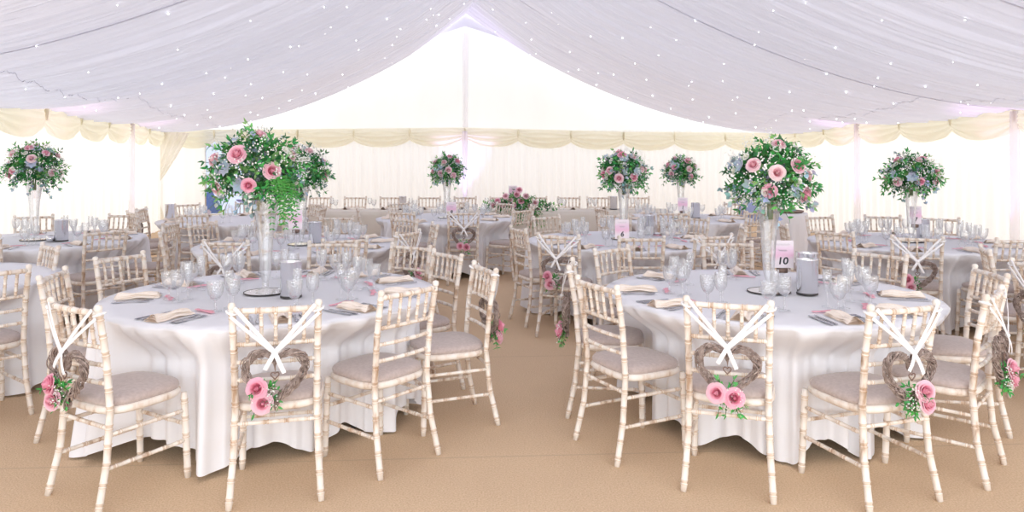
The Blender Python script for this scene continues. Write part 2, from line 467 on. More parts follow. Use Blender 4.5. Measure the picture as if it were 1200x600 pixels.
# ------------------------------------------------------------------ chairs
def bamboo(mb, pts, r, step=.085, seg=8, ring=1.28):
    """turned rod with bamboo rings"""
    pts = [Vector(p) for p in pts]
    L = [0]
    for a, b in zip(pts, pts[1:]): L.append(L[-1] + (b - a).length)
    T = L[-1]
    def P_(s):
        for k in range(len(pts) - 1):
            if s <= L[k + 1] or k == len(pts) - 2:
                return pts[k].lerp(pts[k + 1], (s - L[k]) / (L[k + 1] - L[k]))
    ss = [(0, .88, 0)]; n = max(1, round(T / step)); st = T / n; g = min(.0045, st * .07); kk = 1 + (ring - 1) * .55
    for k in range(n):
        m = (k + .5) * st
        ss += [(m - 3.2 * g, 1, 0), (m - 2.6 * g, kk, 1), (m - 1.5 * g, kk, 0), (m - .9 * g, .95, 1), (m + .9 * g, .95, 0), (m + 1.5 * g, kk, 1), (m + 2.6 * g, kk, 0), (m + 3.2 * g, 1, 0)]
        if k < n - 1: ss += [((k + 1) * st, 1.02, 0)]
    ss += [(T, .88, 0)]
    f0 = len(mb.f)
    mb.tube([P_(q[0]) for q in ss], [r * q[1] for q in ss], seg)
    pale_, brown_ = (1, 1, 1), (.84, .74, .65)      # wash rubbed off beside each turned ring
    for k in range(len(ss) - 1):
        for q in range(seg): mb.c[f0 + k * seg + q] = brown_ if ss[k][2] else pale_
    for q in range(f0 + (len(ss) - 1) * seg, len(mb.f)): mb.c[q] = pale_
def quad_pts(p0, p1, p2, n=6):
    p0, p1, p2 = Vector(p0), Vector(p1), Vector(p2)
    return [p0 * (1 - t) ** 2 + p1 * 2 * t * (1 - t) + p2 * t * t for t in [i / n for i in range(n + 1)]]
def post_xy(sx, z):  # axis of a back post at height z
    pts = [(.205, -.265, 0), (.19, -.215, .22), (.183, -.195, .45), (.186, -.215, .70), (.192, -.255, .93)]
    for a, b in zip(pts, pts[1:]):
        if z <= b[2]:
            t = (z - a[2]) / (b[2] - a[2]); return Vector((sx * (a[0] + (b[0] - a[0]) * t), a[1] + (b[1] - a[1]) * t, z))
    return Vector((sx * .192, -.255, z))
def chair_proto():
    r = thing('banquet_chair')
    for sx in (-1, 1):
        mb = MB(); bamboo(mb, [post_xy(sx, z) for z in (0, .11, .22, .34, .45, .57, .70, .82, .925)], .0160, .088, 9, 1.24)
        mb.lathe([(.016, -.012), (.0185, 0), (.015, .012), (.0005, .017)], 9, tuple(post_xy(sx, .93)))
        part('back_post', mb, 'lime', r)
        mb = MB(); bamboo(mb, [(sx * .195, .20, 0), (sx * .185, .185, .43)], .0165, .092, 9, 1.2); part('leg', mb, 'lime', r)
    def rail(z, rad, bow, st=.075, name='cross_rail'):
        a, b = post_xy(-1, z), post_xy(1, z); m = (a + b) / 2 + Vector((0, -bow * 2, 0)); mb = MB()
        bamboo(mb, quad_pts(a, m, b), rad, st, 7, 1.25); part(name, mb, 'lime', r)
    rail(.905, .0145, .012, name='top_rail')
    for z in (.745, .66, .575): rail(z, .0105, .016)
    for i in range(5):
        t = (i + 1) / 6; a = post_xy(-1, .745).lerp(post_xy(1, .745), t) + Vector((0, -.016 * 4 * t * (1 - t), 0))
        b = post_xy(-1, .905).lerp(post_xy(1, .905), t) + Vector((0, -.012 * 4 * t * (1 - t), 0)); mb = MB()
        bamboo(mb, [a, b], .009, .055, 6, 1.35); part('spindle', mb, 'lime', r)
    # seat frame: rounded square ring, and domed pad
    def sq(t, a, p=3.4):
        c, s = math.cos(t), math.sin(t); k = (abs(c) ** p + abs(s) ** p) ** (-1 / p); wid = 1 - .06 * (-s) * 0
        return (a * k * c, a * k * s)
    N = 40; mb = MB()
    prof = [(.150, .425), (.200, .420), (.214, .432), (.214, .448), (.205, .458), (.150, .458)]
    vs = [(*sq(2 * PI * i / N, a), z) for a, z in prof for i in range(N)]; fs = []
    for j in range(len(prof)):
        j2 = (j + 1) % len(prof)
        for i in range(N): fs.append((j * N + i, j * N + (i + 1) % N, j2 * N + (i + 1) % N, j2 * N + i))
    mb.add(vs, fs); part('seat_frame', mb, 'lime', r)
    mb = MB(); prof = [(.190, .452), (.202, .460), (.207, .475), (.200, .490), (.178, .499), (.12, .505), (.05, .508), (.002, .509)]
    vs = [(*sq(2 * PI * i / N, a, 4 - 1.5 * (j / 7)), z) for j, (a, z) in enumerate(prof) for i in range(N)]; fs = []
    for j in range(len(prof) - 1):
        for i in range(N): fs.append((j * N + i, j * N + (i + 1) % N, (j + 1) * N + (i + 1) % N, (j + 1) * N + i))
    fs.append(tuple(range(N))[::-1]); mb.add(vs, fs); part('seat_cushion', mb, 'cushion', r)
    def st(a, b):
        mb = MB(); bamboo(mb, [a, b], .010, .09, 6, 1.3); part('stretcher', mb, 'lime', r)
    for sx in (-1, 1):
        for z in (.34, .19):
            st(post_xy(sx, z), (sx * (.195 - .01 * z / .43), .20 - .015 * z / .43, z + .0))
    st(post_xy(-1, .37), post_xy(1, .37)); st((-.188, .193, .27), (.188, .193, .27))
    return r
CH = Proto(chair_proto)

# roses and leaves --------------------------------------------------
def rose_mesh(seed, deep=(.88, .36, .50), pale=(.95, .66, .75)):
    r = random.Random(seed); mb = MB()
    def petal(ang, R, z0, h, w, curl, t):
        j = r.uniform(-.04, .04)
        def fn(u, v):
            a = ang + (u - .5) * w * (.45 + .55 * math.sin(PI * .5 * min(1, v * 1.6 + .1)))
            q = abs(u - .5) * 2
            rr = R * (.30 + .70 * v ** .55) + curl * v ** 5 * (1 - .4 * q * q) + R * .10 * (u - .5)
            if t < .6: rr *= 1 - (.75 - t) * .75 * v ** 3
            z = z0 + h * v * (1 - .22 * q ** 3) - curl * .55 * v ** 6
            return (rr * math.cos(a), rr * math.sin(a), z)
        def cl(u, v):
            k = max(0, min(1, (v - .35) / .6)) * (.55 + .45 * t) + .12 * t + j
            return tuple(d + (p - d) * max(0, min(1, k)) for d, p in zip(deep, pale))
        mb.grid(fn, 6, 7, col=cl)
    L = [(.10, .10, .86, 2, 4.0, .00), (.20, .08, .86, 3, 2.9, .02), (.31, .05, .84, 3, 2.7, .04), (.44, .0, .80, 4, 2.2, .08), (.57, -.02, .72, 5, 1.9, .13), (.68, -.04, .62, 5, 1.8, .20), (.76, -.06, .46, 6, 1.6, .28)]
    for i, (R, z0, h, c, w, cu) in enumerate(L):
        for k in range(c): petal(2 * PI * k / c + i * .9 + r.uniform(-.15, .15), R, z0, h * r.uniform(.95, 1.04), w, cu, i / 6)
    mb.lathe([(.001, .1), (.10, .3), (.135, .6), (.12, .82), (.06, .92), (.001, .95)], 8, col=tuple(.85 * a + .15 * b for a, b in zip(deep, pale)))
    mb.lathe([(.001, -.20), (.22, -.14), (.40, .0), (.45, .12)], 8, col=(.2, .35, .12))
    me = mb.mesh('rose'); me.materials.append(M['petal']); return me
ROSES = [rose_mesh(1), rose_mesh(2, (.85, .28, .43), (.94, .56, .68)), rose_mesh(3, (.86, .42, .52), (.95, .74, .79)), rose_mesh(4, (.88, .50, .57), (.95, .80, .82))]
WHITE = rose_mesh(9, (.80, .84, .70), (.95, .95, .92)); WHITE.name = 'white_bloom'
def place_rose(parent, pos, direction, size, k=0, name='rose', mesh=None):
    o = bpy.data.objects.new(name, mesh or ROSES[k % 4]); COL.objects.link(o); o.parent = parent
    o.location = pos; o.rotation_euler = Vector(direction).to_track_quat('Z', 'Y').to_euler()
    o.scale = (size, size, size); return o
GREENS = [(.05, .29, .08), (.08, .38, .10), (.12, .46, .13), (.26, .50, .18), (.06, .21, .09)]
EUCA = [(.34, .47, .48), (.44, .56, .60), (.28, .42, .40), (.50, .60, .68)]
def leaf(mb, p, d, up, L, W, col, curl=.25):
    d = d.normalized(); s = d.cross(up)
    if s.length < 1e-3: s = d.orthogonal()
    s.normalize(); n = s.cross(d)
    A = p; B1 = p + d * L * .35 + s * W * .5 + n * W * .15; B2 = p + d * L * .35 - s * W * .5 + n * W * .15
    C1 = p + d * L * .7 + s * W * .36 - n * L * curl * .3; C2 = p + d * L * .7 - s * W * .36 - n * L * curl * .3
    m1 = p + d * L * .35; m2 = p + d * L * .7 - n * L * curl * .35; T = p + d * L - n * L * curl
    mb.add([A, B1, C1, T, C2, B2, m1, m2], [(0, 1, 6), (1, 2, 7, 6), (2, 3, 7), (7, 3, 4), (6, 7, 4, 5), (0, 6, 5)], col)
def rdir(r):
    z = r.uniform(-1, 1); t = r.uniform(0, 2 * PI); q = math.sqrt(1 - z * z); return Vector((q * math.cos(t), q * math.sin(t), z))
def sprig(mb, r, p, d, L, n, lw, cols, rnd=False):
    d = d.normalized(); bend = rdir(r) * .5; c = r.choice(cols); pts = []
    for i in range(n + 1):
        t = i / n; q = p + d * L * t + bend * L * t * t * .5 - Vector((0, 0, 1)) * L * .25 * t * t; pts.append(q)
    mb.tube(pts, .002, 3, False, col=(.10, .18, .06))
    for i in range(1, n + 1):
        ax = (pts[i] - pts[i - 1]).normalized()
        for sgn in (-1, 1):
            sd = ax.cross(rdir(r)).normalized() * sgn
            cc = tuple(max(0, min(1, x * r.uniform(.8, 1.3))) for x in c)
            leaf(mb, pts[i], (ax * .6 + sd), rdir(r), lw * r.uniform(.7, 1.2), lw * (.85 if rnd else .42), cc)
    leaf(mb, pts[-1], ax, rdir(r), lw, lw * (.8 if rnd else .4), c)
def ball(name_label, cat, loc, rx, rz_, n_rose, seed, group, fern=False, euca=True, roses=None, rscale=1.0, low=-.55):
    r = random.Random(seed); root = thing('flower_arrangement', name_label, cat, loc, 0, group)
    g = MB()
    cx = lambda v: Vector((v.x * rx, v.y * rx, v.z * rz_))
    for i in range(150):
        v = rdir(r)
        if v.z < low: v.z = low + r.random() * .2
        sprig(g, r, cx(v) * r.uniform(.35, .72), v + rdir(r) * .5, r.uniform(.08, .15) * rx / .26, 4, .042, GREENS)
    # dense heart of the ball
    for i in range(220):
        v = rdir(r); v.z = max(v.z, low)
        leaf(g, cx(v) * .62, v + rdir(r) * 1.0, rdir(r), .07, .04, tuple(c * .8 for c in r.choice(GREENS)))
    if fern:
        for k in range(12):
            a = -.6 + r.uniform(-.8, .8); st = Vector((.11 * math.cos(a) + .11, .11 * math.sin(a) - .10, -.05))
            pts = []
            for i in range(15):
                t = i / 14; pts.append(st + Vector(((.02 + .016 * (k % 5)) * t, -.05 * t, .06 * t - (.30 + .03 * (k % 4)) * t ** 1.5)))
            for i in range(14):
                ax = pts[i + 1] - pts[i]
                for sg in (-1, 1):
                    sd = Vector((ax.z, 0, -ax.x)).normalized() * sg + rdir(r) * .25
                    leaf(g, pts[i], ax.normalized() * .6 + sd, Vector((0, -1, 0)), .042 * (1 - .5 * i / 14), .009, (.06 + .05 * r.random(), .30 + .12 * r.random(), .07))
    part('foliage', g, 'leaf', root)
    if euca:
        e = MB()
        for i in range(22):
            v = rdir(r); v.z = max(v.z, low)
            sprig(e, r, Vector((0, 0, 0)) + v * .002, v + rdir(r) * .15, rx * r.uniform(.85, 1.02), 8, .036, EUCA, True)
        part('eucalyptus', e, 'leaf', root, label='blue-grey eucalyptus sprigs')
    for k in range(5 if rx > .24 else 3):
        for _ in range(40):
            v = rdir(r)
            if v.y < .2 and -.5 < v.z < .85: break
        e = MB(); c0 = cx(v) * .80
        for q in range(7):
            a = q * 2 * PI / 7; tn = v.orthogonal().normalized(); bn = v.cross(tn)
            leaf(e, c0, (tn * math.cos(a) + bn * math.sin(a)) + v * .55, v, .062, .045, tuple(x * r.uniform(.9, 1.1) for x in (.50, .60, .70)), .1)
        part('dusty_leaf_rosette', e, 'leaf', root, label='pale blue-grey leaf rosette')
    for k in range(6 if rx > .24 else 3):
        for _ in range(40):
            v = rdir(r)
            if v.y < .3 and -.5 < v.z < .9: break
        place_rose(root, cx(v) * .88, v, .026, 0, 'white_bloom', WHITE)
    w = MB()
    for i in range(120):
        v = rdir(r); v.z = max(v.z, low)
        for k in range(7):
            q = cx(v) * r.uniform(.88, 1.1) + rdir(r) * .028; s = r.uniform(.004, .008)
            w.add([q + Vector((s, 0, 0)), q - Vector((s, 0, 0)), q + Vector((0, s, 0)), q - Vector((0, s, 0)), q + Vector((0, 0, s)), q - Vector((0, 0, s))],
                  [(0, 2, 4), (2, 1, 4), (1, 3, 4), (3, 0, 4), (2, 0, 5), (1, 2, 5), (3, 1, 5), (0, 3, 5)])
    part('small_blossoms', w, 'white_flower', root, label='tiny white blossoms')
    rs_ = list(roses or [])
    if not rs_:
        k = 0; tries = 0; got = []
        while k < n_rose and tries < 900:
            tries += 1; v = rdir(r)
            if v.z < -.45 or v.y > .75: continue
            if any((v - q).length < .52 for q in got): continue
            got.append(v); k += 1
        rs_ = [(v, r.uniform(.040, .052), r.randrange(4)) for v in got]
    for v, s, k in rs_:
        v = Vector(v); q = Vector((v.x * rx, v.y * rx, v.z * rz_)) * .84
        place_rose(root, q, v + Vector((0, -.15, .12)), s * rscale, k)
    sb = MB()
    for k in range(9):
        a = k * .7; sb.tube([(.02 * math.cos(a), .02 * math.sin(a), -.05), (.014 * math.cos(a + .5), .014 * math.sin(a + .5), -rz_ + .0)], .004, 5)
    part('stem_bundle', sb, 'stem', root)
    return root
# heart wreath on its ribbons; hangs behind the chair back, drawn in the chair's own frame
def heart(t):
    x = 16 * math.sin(t) ** 3; y = 13 * math.cos(t) - 5 * math.cos(2 * t) - 2 * math.cos(3 * t) - math.cos(4 * t)
    return x / 16 * .132, y / 16 * .134 + .008
def wreath_proto(variant):
    r = random.Random(20 + variant); root = thing('heart_wreath'); yb = -.285; zc = .605
    mb = MB()
    for k in range(26):
        ph = r.uniform(0, 6.28); fr_ = r.choice((5, 6, 6, 7)) * (1 if k % 5 else -1); am = r.uniform(.010, .025); pts = []
        for i in range(91):
            t = 2 * PI * i / 90; x, z = heart(t); L = math.hypot(x, z) + 1e-6
            o1 = am * math.cos(fr_ * t + ph); o2 = am * .8 * math.sin(fr_ * t + ph)
            pts.append((x + x / L * o1, yb + o2, zc + z + z / L * o1))
        mb.tube(pts, r.uniform(.0017, .0030), 4, False)
    part('twig_heart', mb, 'twig', root)
    # ribbons from the posts to the knot and two tails
    rb = MB(); kn = Vector((0, yb - .028, .722))
    def strip(a, b, w=.009, sag=.0, twist=0):
        a, b = Vector(a), Vector(b); d = (b - a).normalized(); n = Vector((0, 1, 0)).cross(d).normalized()
        vs = []; N = 8
        for i in range(N + 1):
            t = i / N; p = a.lerp(b, t) + Vector((0, -.006 * math.sin(PI * t), -sag * math.sin(PI * t)))
            vs += [p + n * w, p - n * w, p + n * w + Vector((0, .0015, 0)), p - n * w + Vector((0, .0015, 0))]
        fs = []
        for i in range(N):
            a0 = i * 4; fs += [(a0, a0 + 4, a0 + 5, a0 + 1), (a0 + 2, a0 + 3, a0 + 7, a0 + 6), (a0, a0 + 2, a0 + 6, a0 + 4), (a0 + 1, a0 + 5, a0 + 7, a0 + 3)]
        rb.add(vs, fs)
    for sx in (-1, 1):
        strip((sx * .178, -.277, .925), kn, .009); strip((sx * .197, -.272, .885), kn + Vector((0, -.004, -.004)), .008)
        p = post_xy(sx, .90)
        rb.tube([p + Vector((.024 * math.cos(a), .024 * math.sin(a), .008 * math.sin(a + sx) - sx * 0)) for a in [i * 2 * PI / 12 for i in range(13)]], .006, 5)
        strip(kn, kn + Vector((sx * .042, -.012, -.085 - .01 * sx)), .010)
    rb.tube([kn + Vector((-.012, 0, 0)), kn, kn + Vector((.012, 0, 0))], [.006, .013, .006], 6)
    part('ribbon', rb, 'ribbon', root)
    ch = MB(); ch.tube([(0, yb - .012, .69), (.004, yb - .016, .66), (0, yb - .014, .63)], .0015, 4)
    pts = []
    for i in range(18):
        x, z = heart(2 * PI * i / 17); pts.append((x * .14, yb - .014, .612 + z * .14))
    ch.tube(pts, .003, 5); part('hanging_charm', ch, 'rusty', root)
    # posy
    cx_, cz_ = [(-.075, .525), (.045, .515), (-.01, .49)][variant]
    g = MB()
    for k in range(13):
        d = rdir(r); d.y = -abs(d.y) * .4; d.x += .5 * (1 if variant != 1 else -1); sprig(g, r, Vector((cx_ + .02 * d.x, yb - .008, cz_ + .01 + .02 * d.z)), d, r.uniform(.04, .075), 3, .028, GREENS[1:4])
    posy = part('posy', g, 'leaf', root)
    w = MB()
    for k in range(60):
        q = Vector((cx_ + r.uniform(-.03, .09) * (1 if variant != 1 else -1), yb - r.uniform(.02, .055), cz_ + r.uniform(-.06, .05))); s = r.uniform(.003, .005)
        w.add([q + Vector((s, 0, 0)), q - Vector((s, 0, 0)), q + Vector((0, s, 0)), q - Vector((0, s, 0)), q + Vector((0, 0, s)), q - Vector((0, 0, s))],
              [(0, 2, 4), (2, 1, 4), (1, 3, 4), (3, 0, 4), (2, 0, 5), (1, 2, 5), (3, 1, 5), (0, 3, 5)])
    part('small_blossoms', w, 'white_flower', posy)
    rp = [[(-.075, .562), (-.055, .492)], [(.055, .545), (.062, .488)], [(-.045, .505), (.03, .49)]][variant]
    for k, (x, z) in enumerate(rp): place_rose(posy, Vector((x, yb - .026, z)), Vector(((-.2, .15)[k], -1, .22)), .049, (1, 0, 0, 1)[k + variant])
    return root
WR = [Proto(lambda: wreath_proto(0)), Proto(lambda: wreath_proto(1)), Proto(lambda: wreath_proto(2))]

# ------------------------------------------------------------------ tableware
def lathe_obj(name, prof, seg=24): return MB().lathe(prof, seg)
def goblet():
    r = thing('water_goblet'); mb = MB()
    mb.lathe([(.034, .001), (.034, .003), (.012, .007), (.006, .014), (.0055, .05), (.008, .058), (.014, .062)], 14); part('stem', mb, 'glass', r)
    mb = MB(); mb.lathe([(.006, .060), (.024, .070), (.038, .095), (.044, .130), (.045, .165)], 16)
    mb.lathe([(.0435, .165), (.0425, .130), (.036, .097), (.022, .074), (.001, .068)], 16); part('bowl', mb, 'glass', r); return r
def wineglass():
    r = thing('wine_glass'); mb = MB()
    mb.lathe([(.032, .001), (.032, .003), (.010, .007), (.005, .015), (.0045, .075), (.008, .084)], 14); part('stem', mb, 'glass', r)
    mb = MB(); mb.lathe([(.005, .082), (.022, .092), (.034, .115), (.037, .145), (.034, .190)], 16)
    mb.lathe([(.0325, .190), (.0355, .145), (.032, .117), (.020, .096), (.001, .090)], 16); part('bowl', mb, 'glass', r); return r
def flute():
    r = thing('champagne_flute'); mb = MB()
    mb.lathe([(.030, .001), (.030, .003), (.009, .007), (.0045, .015), (.004, .085)], 12); part('stem', mb, 'glass', r)
    mb = MB(); mb.lathe([(.004, .083), (.014, .100), (.022, .135), (.025, .175), (.024, .215)], 14)
    mb.lathe([(.0225, .215), (.0235, .175), (.020, .137), (.012, .105), (.001, .095)], 14); part('bowl', mb, 'glass', r); return r
GL = {'goblet': Proto(goblet), 'wine': Proto(wineglass), 'flute': Proto(flute)}
def prism(mb, outline, z0, z1):
    n = len(outline); vs = [(x, y, z0) for x, y in outline] + [(x, y, z1) for x, y in outline]
    fs = [tuple(range(n))[::-1], tuple(range(n, 2 * n))] + [(i, (i + 1) % n, n + (i + 1) % n, n + i) for i in range(n)]
    return mb.add(vs, fs)
def fork_mb():
    mb = MB()
    prism(mb, [(-.011, -.10), (.011, -.10), (.012, -.085), (.005, -.02), (.004, .03), (-.004, .03), (-.005, -.02), (-.012, -.085)], .0, .0035)
    prism(mb, [(-.004, .03), (.004, .03), (.012, .045), (.013, .06), (-.013, .06), (-.012, .045)], .0, .0035)
    for k in range(4): prism(mb, [(-.013 + k * .0075, .06), (-.0095 + k * .0075, .06), (-.0105 + k * .0075, .10), (-.0125 + k * .0075, .10)], .0, .003)
    return mb
def knife_mb():
    mb = MB()
    prism(mb, [(-.007, -.11), (.007, -.11), (.0075, -.09), (.005, .01), (-.005, .01), (-.0075, -.09)], .0, .006)
    prism(mb, [(-.005, .01), (.006, .01), (.011, .03), (.011, .09), (.004, .115), (-.005, .11)], .0015, .0035)
    return mb
def napkin_mb():
    mb = MB()
    def layer(z, w, L, off, hh):
        def fn(u, v):
            x = (u - .5) * w + off * math.sin(v * 2.2); y = (v - .5) * L
            zz = z + hh * math.sin(PI * u) ** .6 + .004 * math.sin(v * 9 + u * 3) + .002
            return (x * (1 - .16 * math.sin(PI * v)), y, zz)
        mb.grid(fn, 8, 12)
        mb.add([(-w / 2, -L / 2, z), (w / 2, -L / 2, z), (w / 2, L / 2, z), (-w / 2, L / 2, z)], [(0, 3, 2, 1)])
    layer(.0, .10, .25, .004, .012); layer(.008, .075, .235, -.006, .014); layer(.018, .05, .22, .008, .012)
    return mb
def one(name, fn, mat):
    me = fn().mesh(name, False); me.materials.append(M[mat]); return me
ME = {'fork': one('fork', fork_mb, 'cutlery'), 'knife': one('knife', knife_mb, 'cutlery'), 'napkin': one('napkin', napkin_mb, 'napkin')}
mbp = MB(); mbp.box(0, 0, .004, .17, .022, .003); mbp.box(.01, .0, .007, .10, .026, .002, Matrix.Rotation(.25, 3, 'Z')); ME['strip'] = mbp.mesh('paper_strip', False); ME['strip'].materials.append(M['pinkpaper'])
def single(name, key, loc, rz, label, cat, group):
    o = bpy.data.objects.new(name, ME[key]); COL.objects.link(o); o.location = loc; o.rotation_euler = (0, 0, rz)
    return tag(o, label, cat, group)
HOURS = ['twelve', 'one', 'two', 'three', 'four', 'five', 'six', 'seven', 'eight', 'nine', 'ten', 'eleven']
def hours_for(angles):
    """give every seat of a table its own clock hour, six o'clock nearest the camera"""
    used, res = set(), {}
    for a in sorted(angles):
        h = round(((90 - a) % 360) / 30) % 12
        for d in (0, 1, -1, 2, -2, 3, -3, 4, -4, 5, -5, 6):
            if (h + d) % 12 not in used: h = (h + d) % 12; break
        used.add(h); res[a] = HOURS[h]
    return res
TZ = .762
def setting(cx, cy, a, hour, tname, level, rnd):
    """one place setting; level 2 nearest tables, 1 middle, 0 far"""
    th = math.radians(a); u = Vector((math.cos(th), math.sin(th), 0)); w = Vector((-u.y, u.x, 0)); C = Vector((cx, cy, TZ))
    rz = th + PI / 2        # local +Y points to the table centre
    pl = 'at the %s o\'clock seat of the %s' % (hour, tname)
    j = rnd.uniform(-.12, .12)
    single('napkin', 'napkin', C + u * .80 + w * rnd.uniform(-.02, .02), rz + j, 'folded cream napkin ' + pl, 'napkin', 'napkins on the ' + tname)
    off = [(-.10, 'fork', 'fork'), (.095, 'knife', 'knife')] if level else []
    if level == 2:
        off = [(-.095, 'fork', 'inner fork'), (-.132, 'fork', 'outer fork'), (.092, 'knife', 'inner knife'), (.126, 'knife', 'outer knife')]
    for d, k, nm in off:
        single(k, k, C + u * (.80 + rnd.uniform(-.012, .012)) - w * d, rz + rnd.uniform(-.08, .08) + j, 'steel ' + nm + ' ' + pl, k, 'cutlery on the ' + tname)
    if level:
        single('paper_strip', 'strip', C + u * .615 + w * (.02 + rnd.uniform(-.03, .03)), rz + rnd.uniform(-.4, .4), 'narrow pink paper strip ' + pl, 'paper strip', 'pink strips on the ' + tname)
    gl = [('goblet', 'water_goblet', 'wide crystal goblet', .04, .60), ('wine', 'wine_glass', 'crystal wine glass', .125, .55), ('flute', 'champagne_flute', 'slim champagne flute', .05, .49)]
    if level == 0: gl = gl[:2]
    for key, nm, txt, dw, dr in gl:
        GL[key].put(C + u * (dr + rnd.uniform(-.015, .015)) + w * (dw + .06 + rnd.uniform(-.015, .015)), rnd.uniform(0, 6), txt + ' ' + pl, 'glass', 'glasses on the ' + tname)

# ------------------------------------------------------------------ tables
def table_proto():
    r = thing('round_table'); mb = MB()
    mb.lathe([(.0005, .722), (.955, .722), (.965, .73), (.965, .742), (.955, .746), (.0005, .746)], 48); part('tabletop', mb, 'dark', r)
    for k in range(4):
        a = PI / 4 + k * PI / 2; mb = MB()
        mb.tube([(.50 * math.cos(a), .50 * math.sin(a), .73), (.60 * math.cos(a), .60 * math.sin(a), .012), (.60 * math.cos(a), .60 * math.sin(a), 0)], .017, 8); part('leg', mb, 'dark', r)
    return r
TB = Proto(table_proto)
def cloth(cx, cy, R, dents, seed, mat='cloth', base=.115, amp=.10, n=720, top=.757):
    r = random.Random(seed); p1, p2, p3 = [r.uniform(0, 6.28) for _ in range(3)]; mb = MB()
    das = sorted(d[0] for d in dents); lows = []
    for i, q in enumerate(das):
        g = (das[(i + 1) % len(das)] - q) % (2 * PI)
        m = max(1, round(g / .72))
        lows += [q + g * (k + .5) / m for k in range(m)]
    nr, nd = 10, 34
    def fn(i, j):
        a = 2 * PI * i
        k = j * (nr + nd)
        if k <= nr:
            rr = (k / nr) * (R + .002); return (rr * math.cos(a), rr * math.sin(a), top)
        t = (k - nr) / nd
        low = max([math.exp(-((((a - q + PI) % (2 * PI)) - PI) / .19) ** 2) for q in lows])
        hem = max(.012, base - amp * low + .015 * math.sin(9 * a + p1))
        z = top - (top - hem) * t
        f = .55 * math.sin(19 * a + p1 + 1.6 * math.sin(3 * a + p2)) + .36 * math.sin(34 * a + p2 + 1.2 * math.sin(5 * a)) + .26 * math.sin(53 * a + p3 + math.sin(7 * a))
        f = math.copysign(abs(f) ** .75, f)
        grow = t ** .45
        rr = R + .004 + .045 * t + (.050 + .02 * low) * f * grow + .03 * low * t
        for (da, dist, wd) in dents:
            d = abs((a - da + PI) % (2 * PI) - PI)
            kk = 1 / (1 + math.exp((d - wd) / .045))
            g = min(1, (top - z) / .22); lim = dist + .032 * f - .03
            g = g * g * (3 - 2 * g)
            if rr > lim: rr += (lim - rr) * kk * g
        if t < .03: z = top - .006 * (t / .03) - (top - hem) * t * .5
        return (rr * math.cos(a), rr * math.sin(a), z)
    mb.grid(fn, n, nr + nd, closed=True)
    o = part('tablecloth', mb, mat, loc=(cx, cy, 0)); return o
chair_count = 0
def build_table(name, cx, cy, chairs, level, seed, settings=None, nseat=10, clothargs={}, tw=None):
    """chairs: list of (back x, back y, facing angle deg or None, wreath variant or None)"""
    global chair_count
    rnd = random.Random(seed); ang = []
    for (bx, by, fa, wv) in chairs:
        a = math.degrees(math.atan2(by - cy, bx - cx)) % 360
        while a in ang: a += .1
        ang.append(a)
    # seats with no visible chair still have their setting
    extra = []
    if settings is None:
        seats = list(ang); gaps = []
        s = sorted(ang)
        for i in range(len(s)):
            a0 = s[i]; a1 = s[(i + 1) % len(s)] + (360 if i == len(s) - 1 else 0); g = a1 - a0
            m = round(g / 36)
            for k in range(1, m): extra.append((a0 + g * k / m) % 360)
    hrs = hours_for(ang + extra)
    dents = []
    for (bx, by, fa, wv), a in zip(chairs, ang):
        f = math.radians(fa) if fa is not None else math.atan2(cy - by, cx - bx)
        fw = Vector((math.cos(f), math.sin(f), 0)); seat = Vector((bx, by, 0)) + fw * .235
        h = hrs[a]
        lab = 'limewashed wooden chair at the %s o\'clock side of the %s' % (h, name)
        if wv is not None: lab = 'limewashed chair wearing a twig heart at the %s o\'clock side of the %s' % (h, name)
        CH.put(seat, f - PI / 2, lab, 'chair', 'chairs round the ' + name)
        chair_count += 1
        if wv is not None:
            WR[wv].put(seat, f - PI / 2, 'twig heart with pink roses on the %s o\'clock chair of the %s' % (h, name), 'wreath', 'heart wreaths on chair backs')
        # how far the seat pushes the cloth in
        front = seat + fw * .235; c2 = Vector((cx, cy, 0)); dist = (front - c2).length
        half = math.atan2(.235, dist) + .02
        da = math.atan2(seat.y + fw.y * .1 - cy, seat.x + fw.x * .1 - cx) % (2 * PI)
        dents.append((da, dist * .985, half))
    TB.put((cx, cy, 0), 0.2 + seed * .3, 'round banquet table with black legs under the cloth of the ' + name, 'table', 'round banquet tables')
    c = cloth(cx, cy, 1.0, dents, seed, **clothargs)
    tag(c, 'white linen cloth hanging to the floor over the ' + name, 'tablecloth', 'round white tablecloths')
    if level is not None:
        for a in sorted(ang + extra): setting(cx, cy, a, hrs[a], name, level, rnd)

T1 = (-1.49, 4.63); T2 = (1.60, 4.64)
build_table('front left table', *T1, [
    (-1.10, 3.42, 104, 0), (-2.02, 3.42, 60, 0), (-2.70, 4.35, 12, None), (-2.72, 5.12, None, None),
    (-.55, 3.84, 141, None), (-.19, 4.60, 203, 0), (-.48, 5.26, 216, None), (-1.45, 5.92, None, None), (-.80, 5.72, None, None)],
    2, 11)
build_table('front right table', *T2, [
    (1.03, 3.50, 71, 2), (1.80, 3.40, 108, 1), (2.42, 3.72, 137, 1), (2.86, 4.42, 172, None), (2.62, 5.25, 214, None),
    (.48, 4.02, 27, None), (.40, 4.74, -8, 2), (.77, 5.55, 312, None), (1.75, 5.95, None, None)],
    2, 12)
build_table('left wall table', -4.95, 7.7, [(-3.85, 6.95, None, None), (-4.72, 6.47, 100, 0), (-3.62, 7.75, None, None), (-4.75, 8.95, None, None), (-5.7, 8.75, None, None)], 1, 13)
build_table('left edge table', -4.25, 5.02, [(-3.16, 4.46, 143, None), (-3.62, 5.72, None, None)], None, 14)
build_table('middle left table', -2.10, 7.3, [(-2.35, 6.05, 82, 0), (-1.42, 6.22, None, None), (-.98, 6.82, 155, 1), (-.82, 7.62, None, None), (-3.24, 7.72, -22, None), (-3.25, 6.85, None, None), (-2.05, 8.55, None, None), (-1.2, 8.25, None, None)], 1, 15)
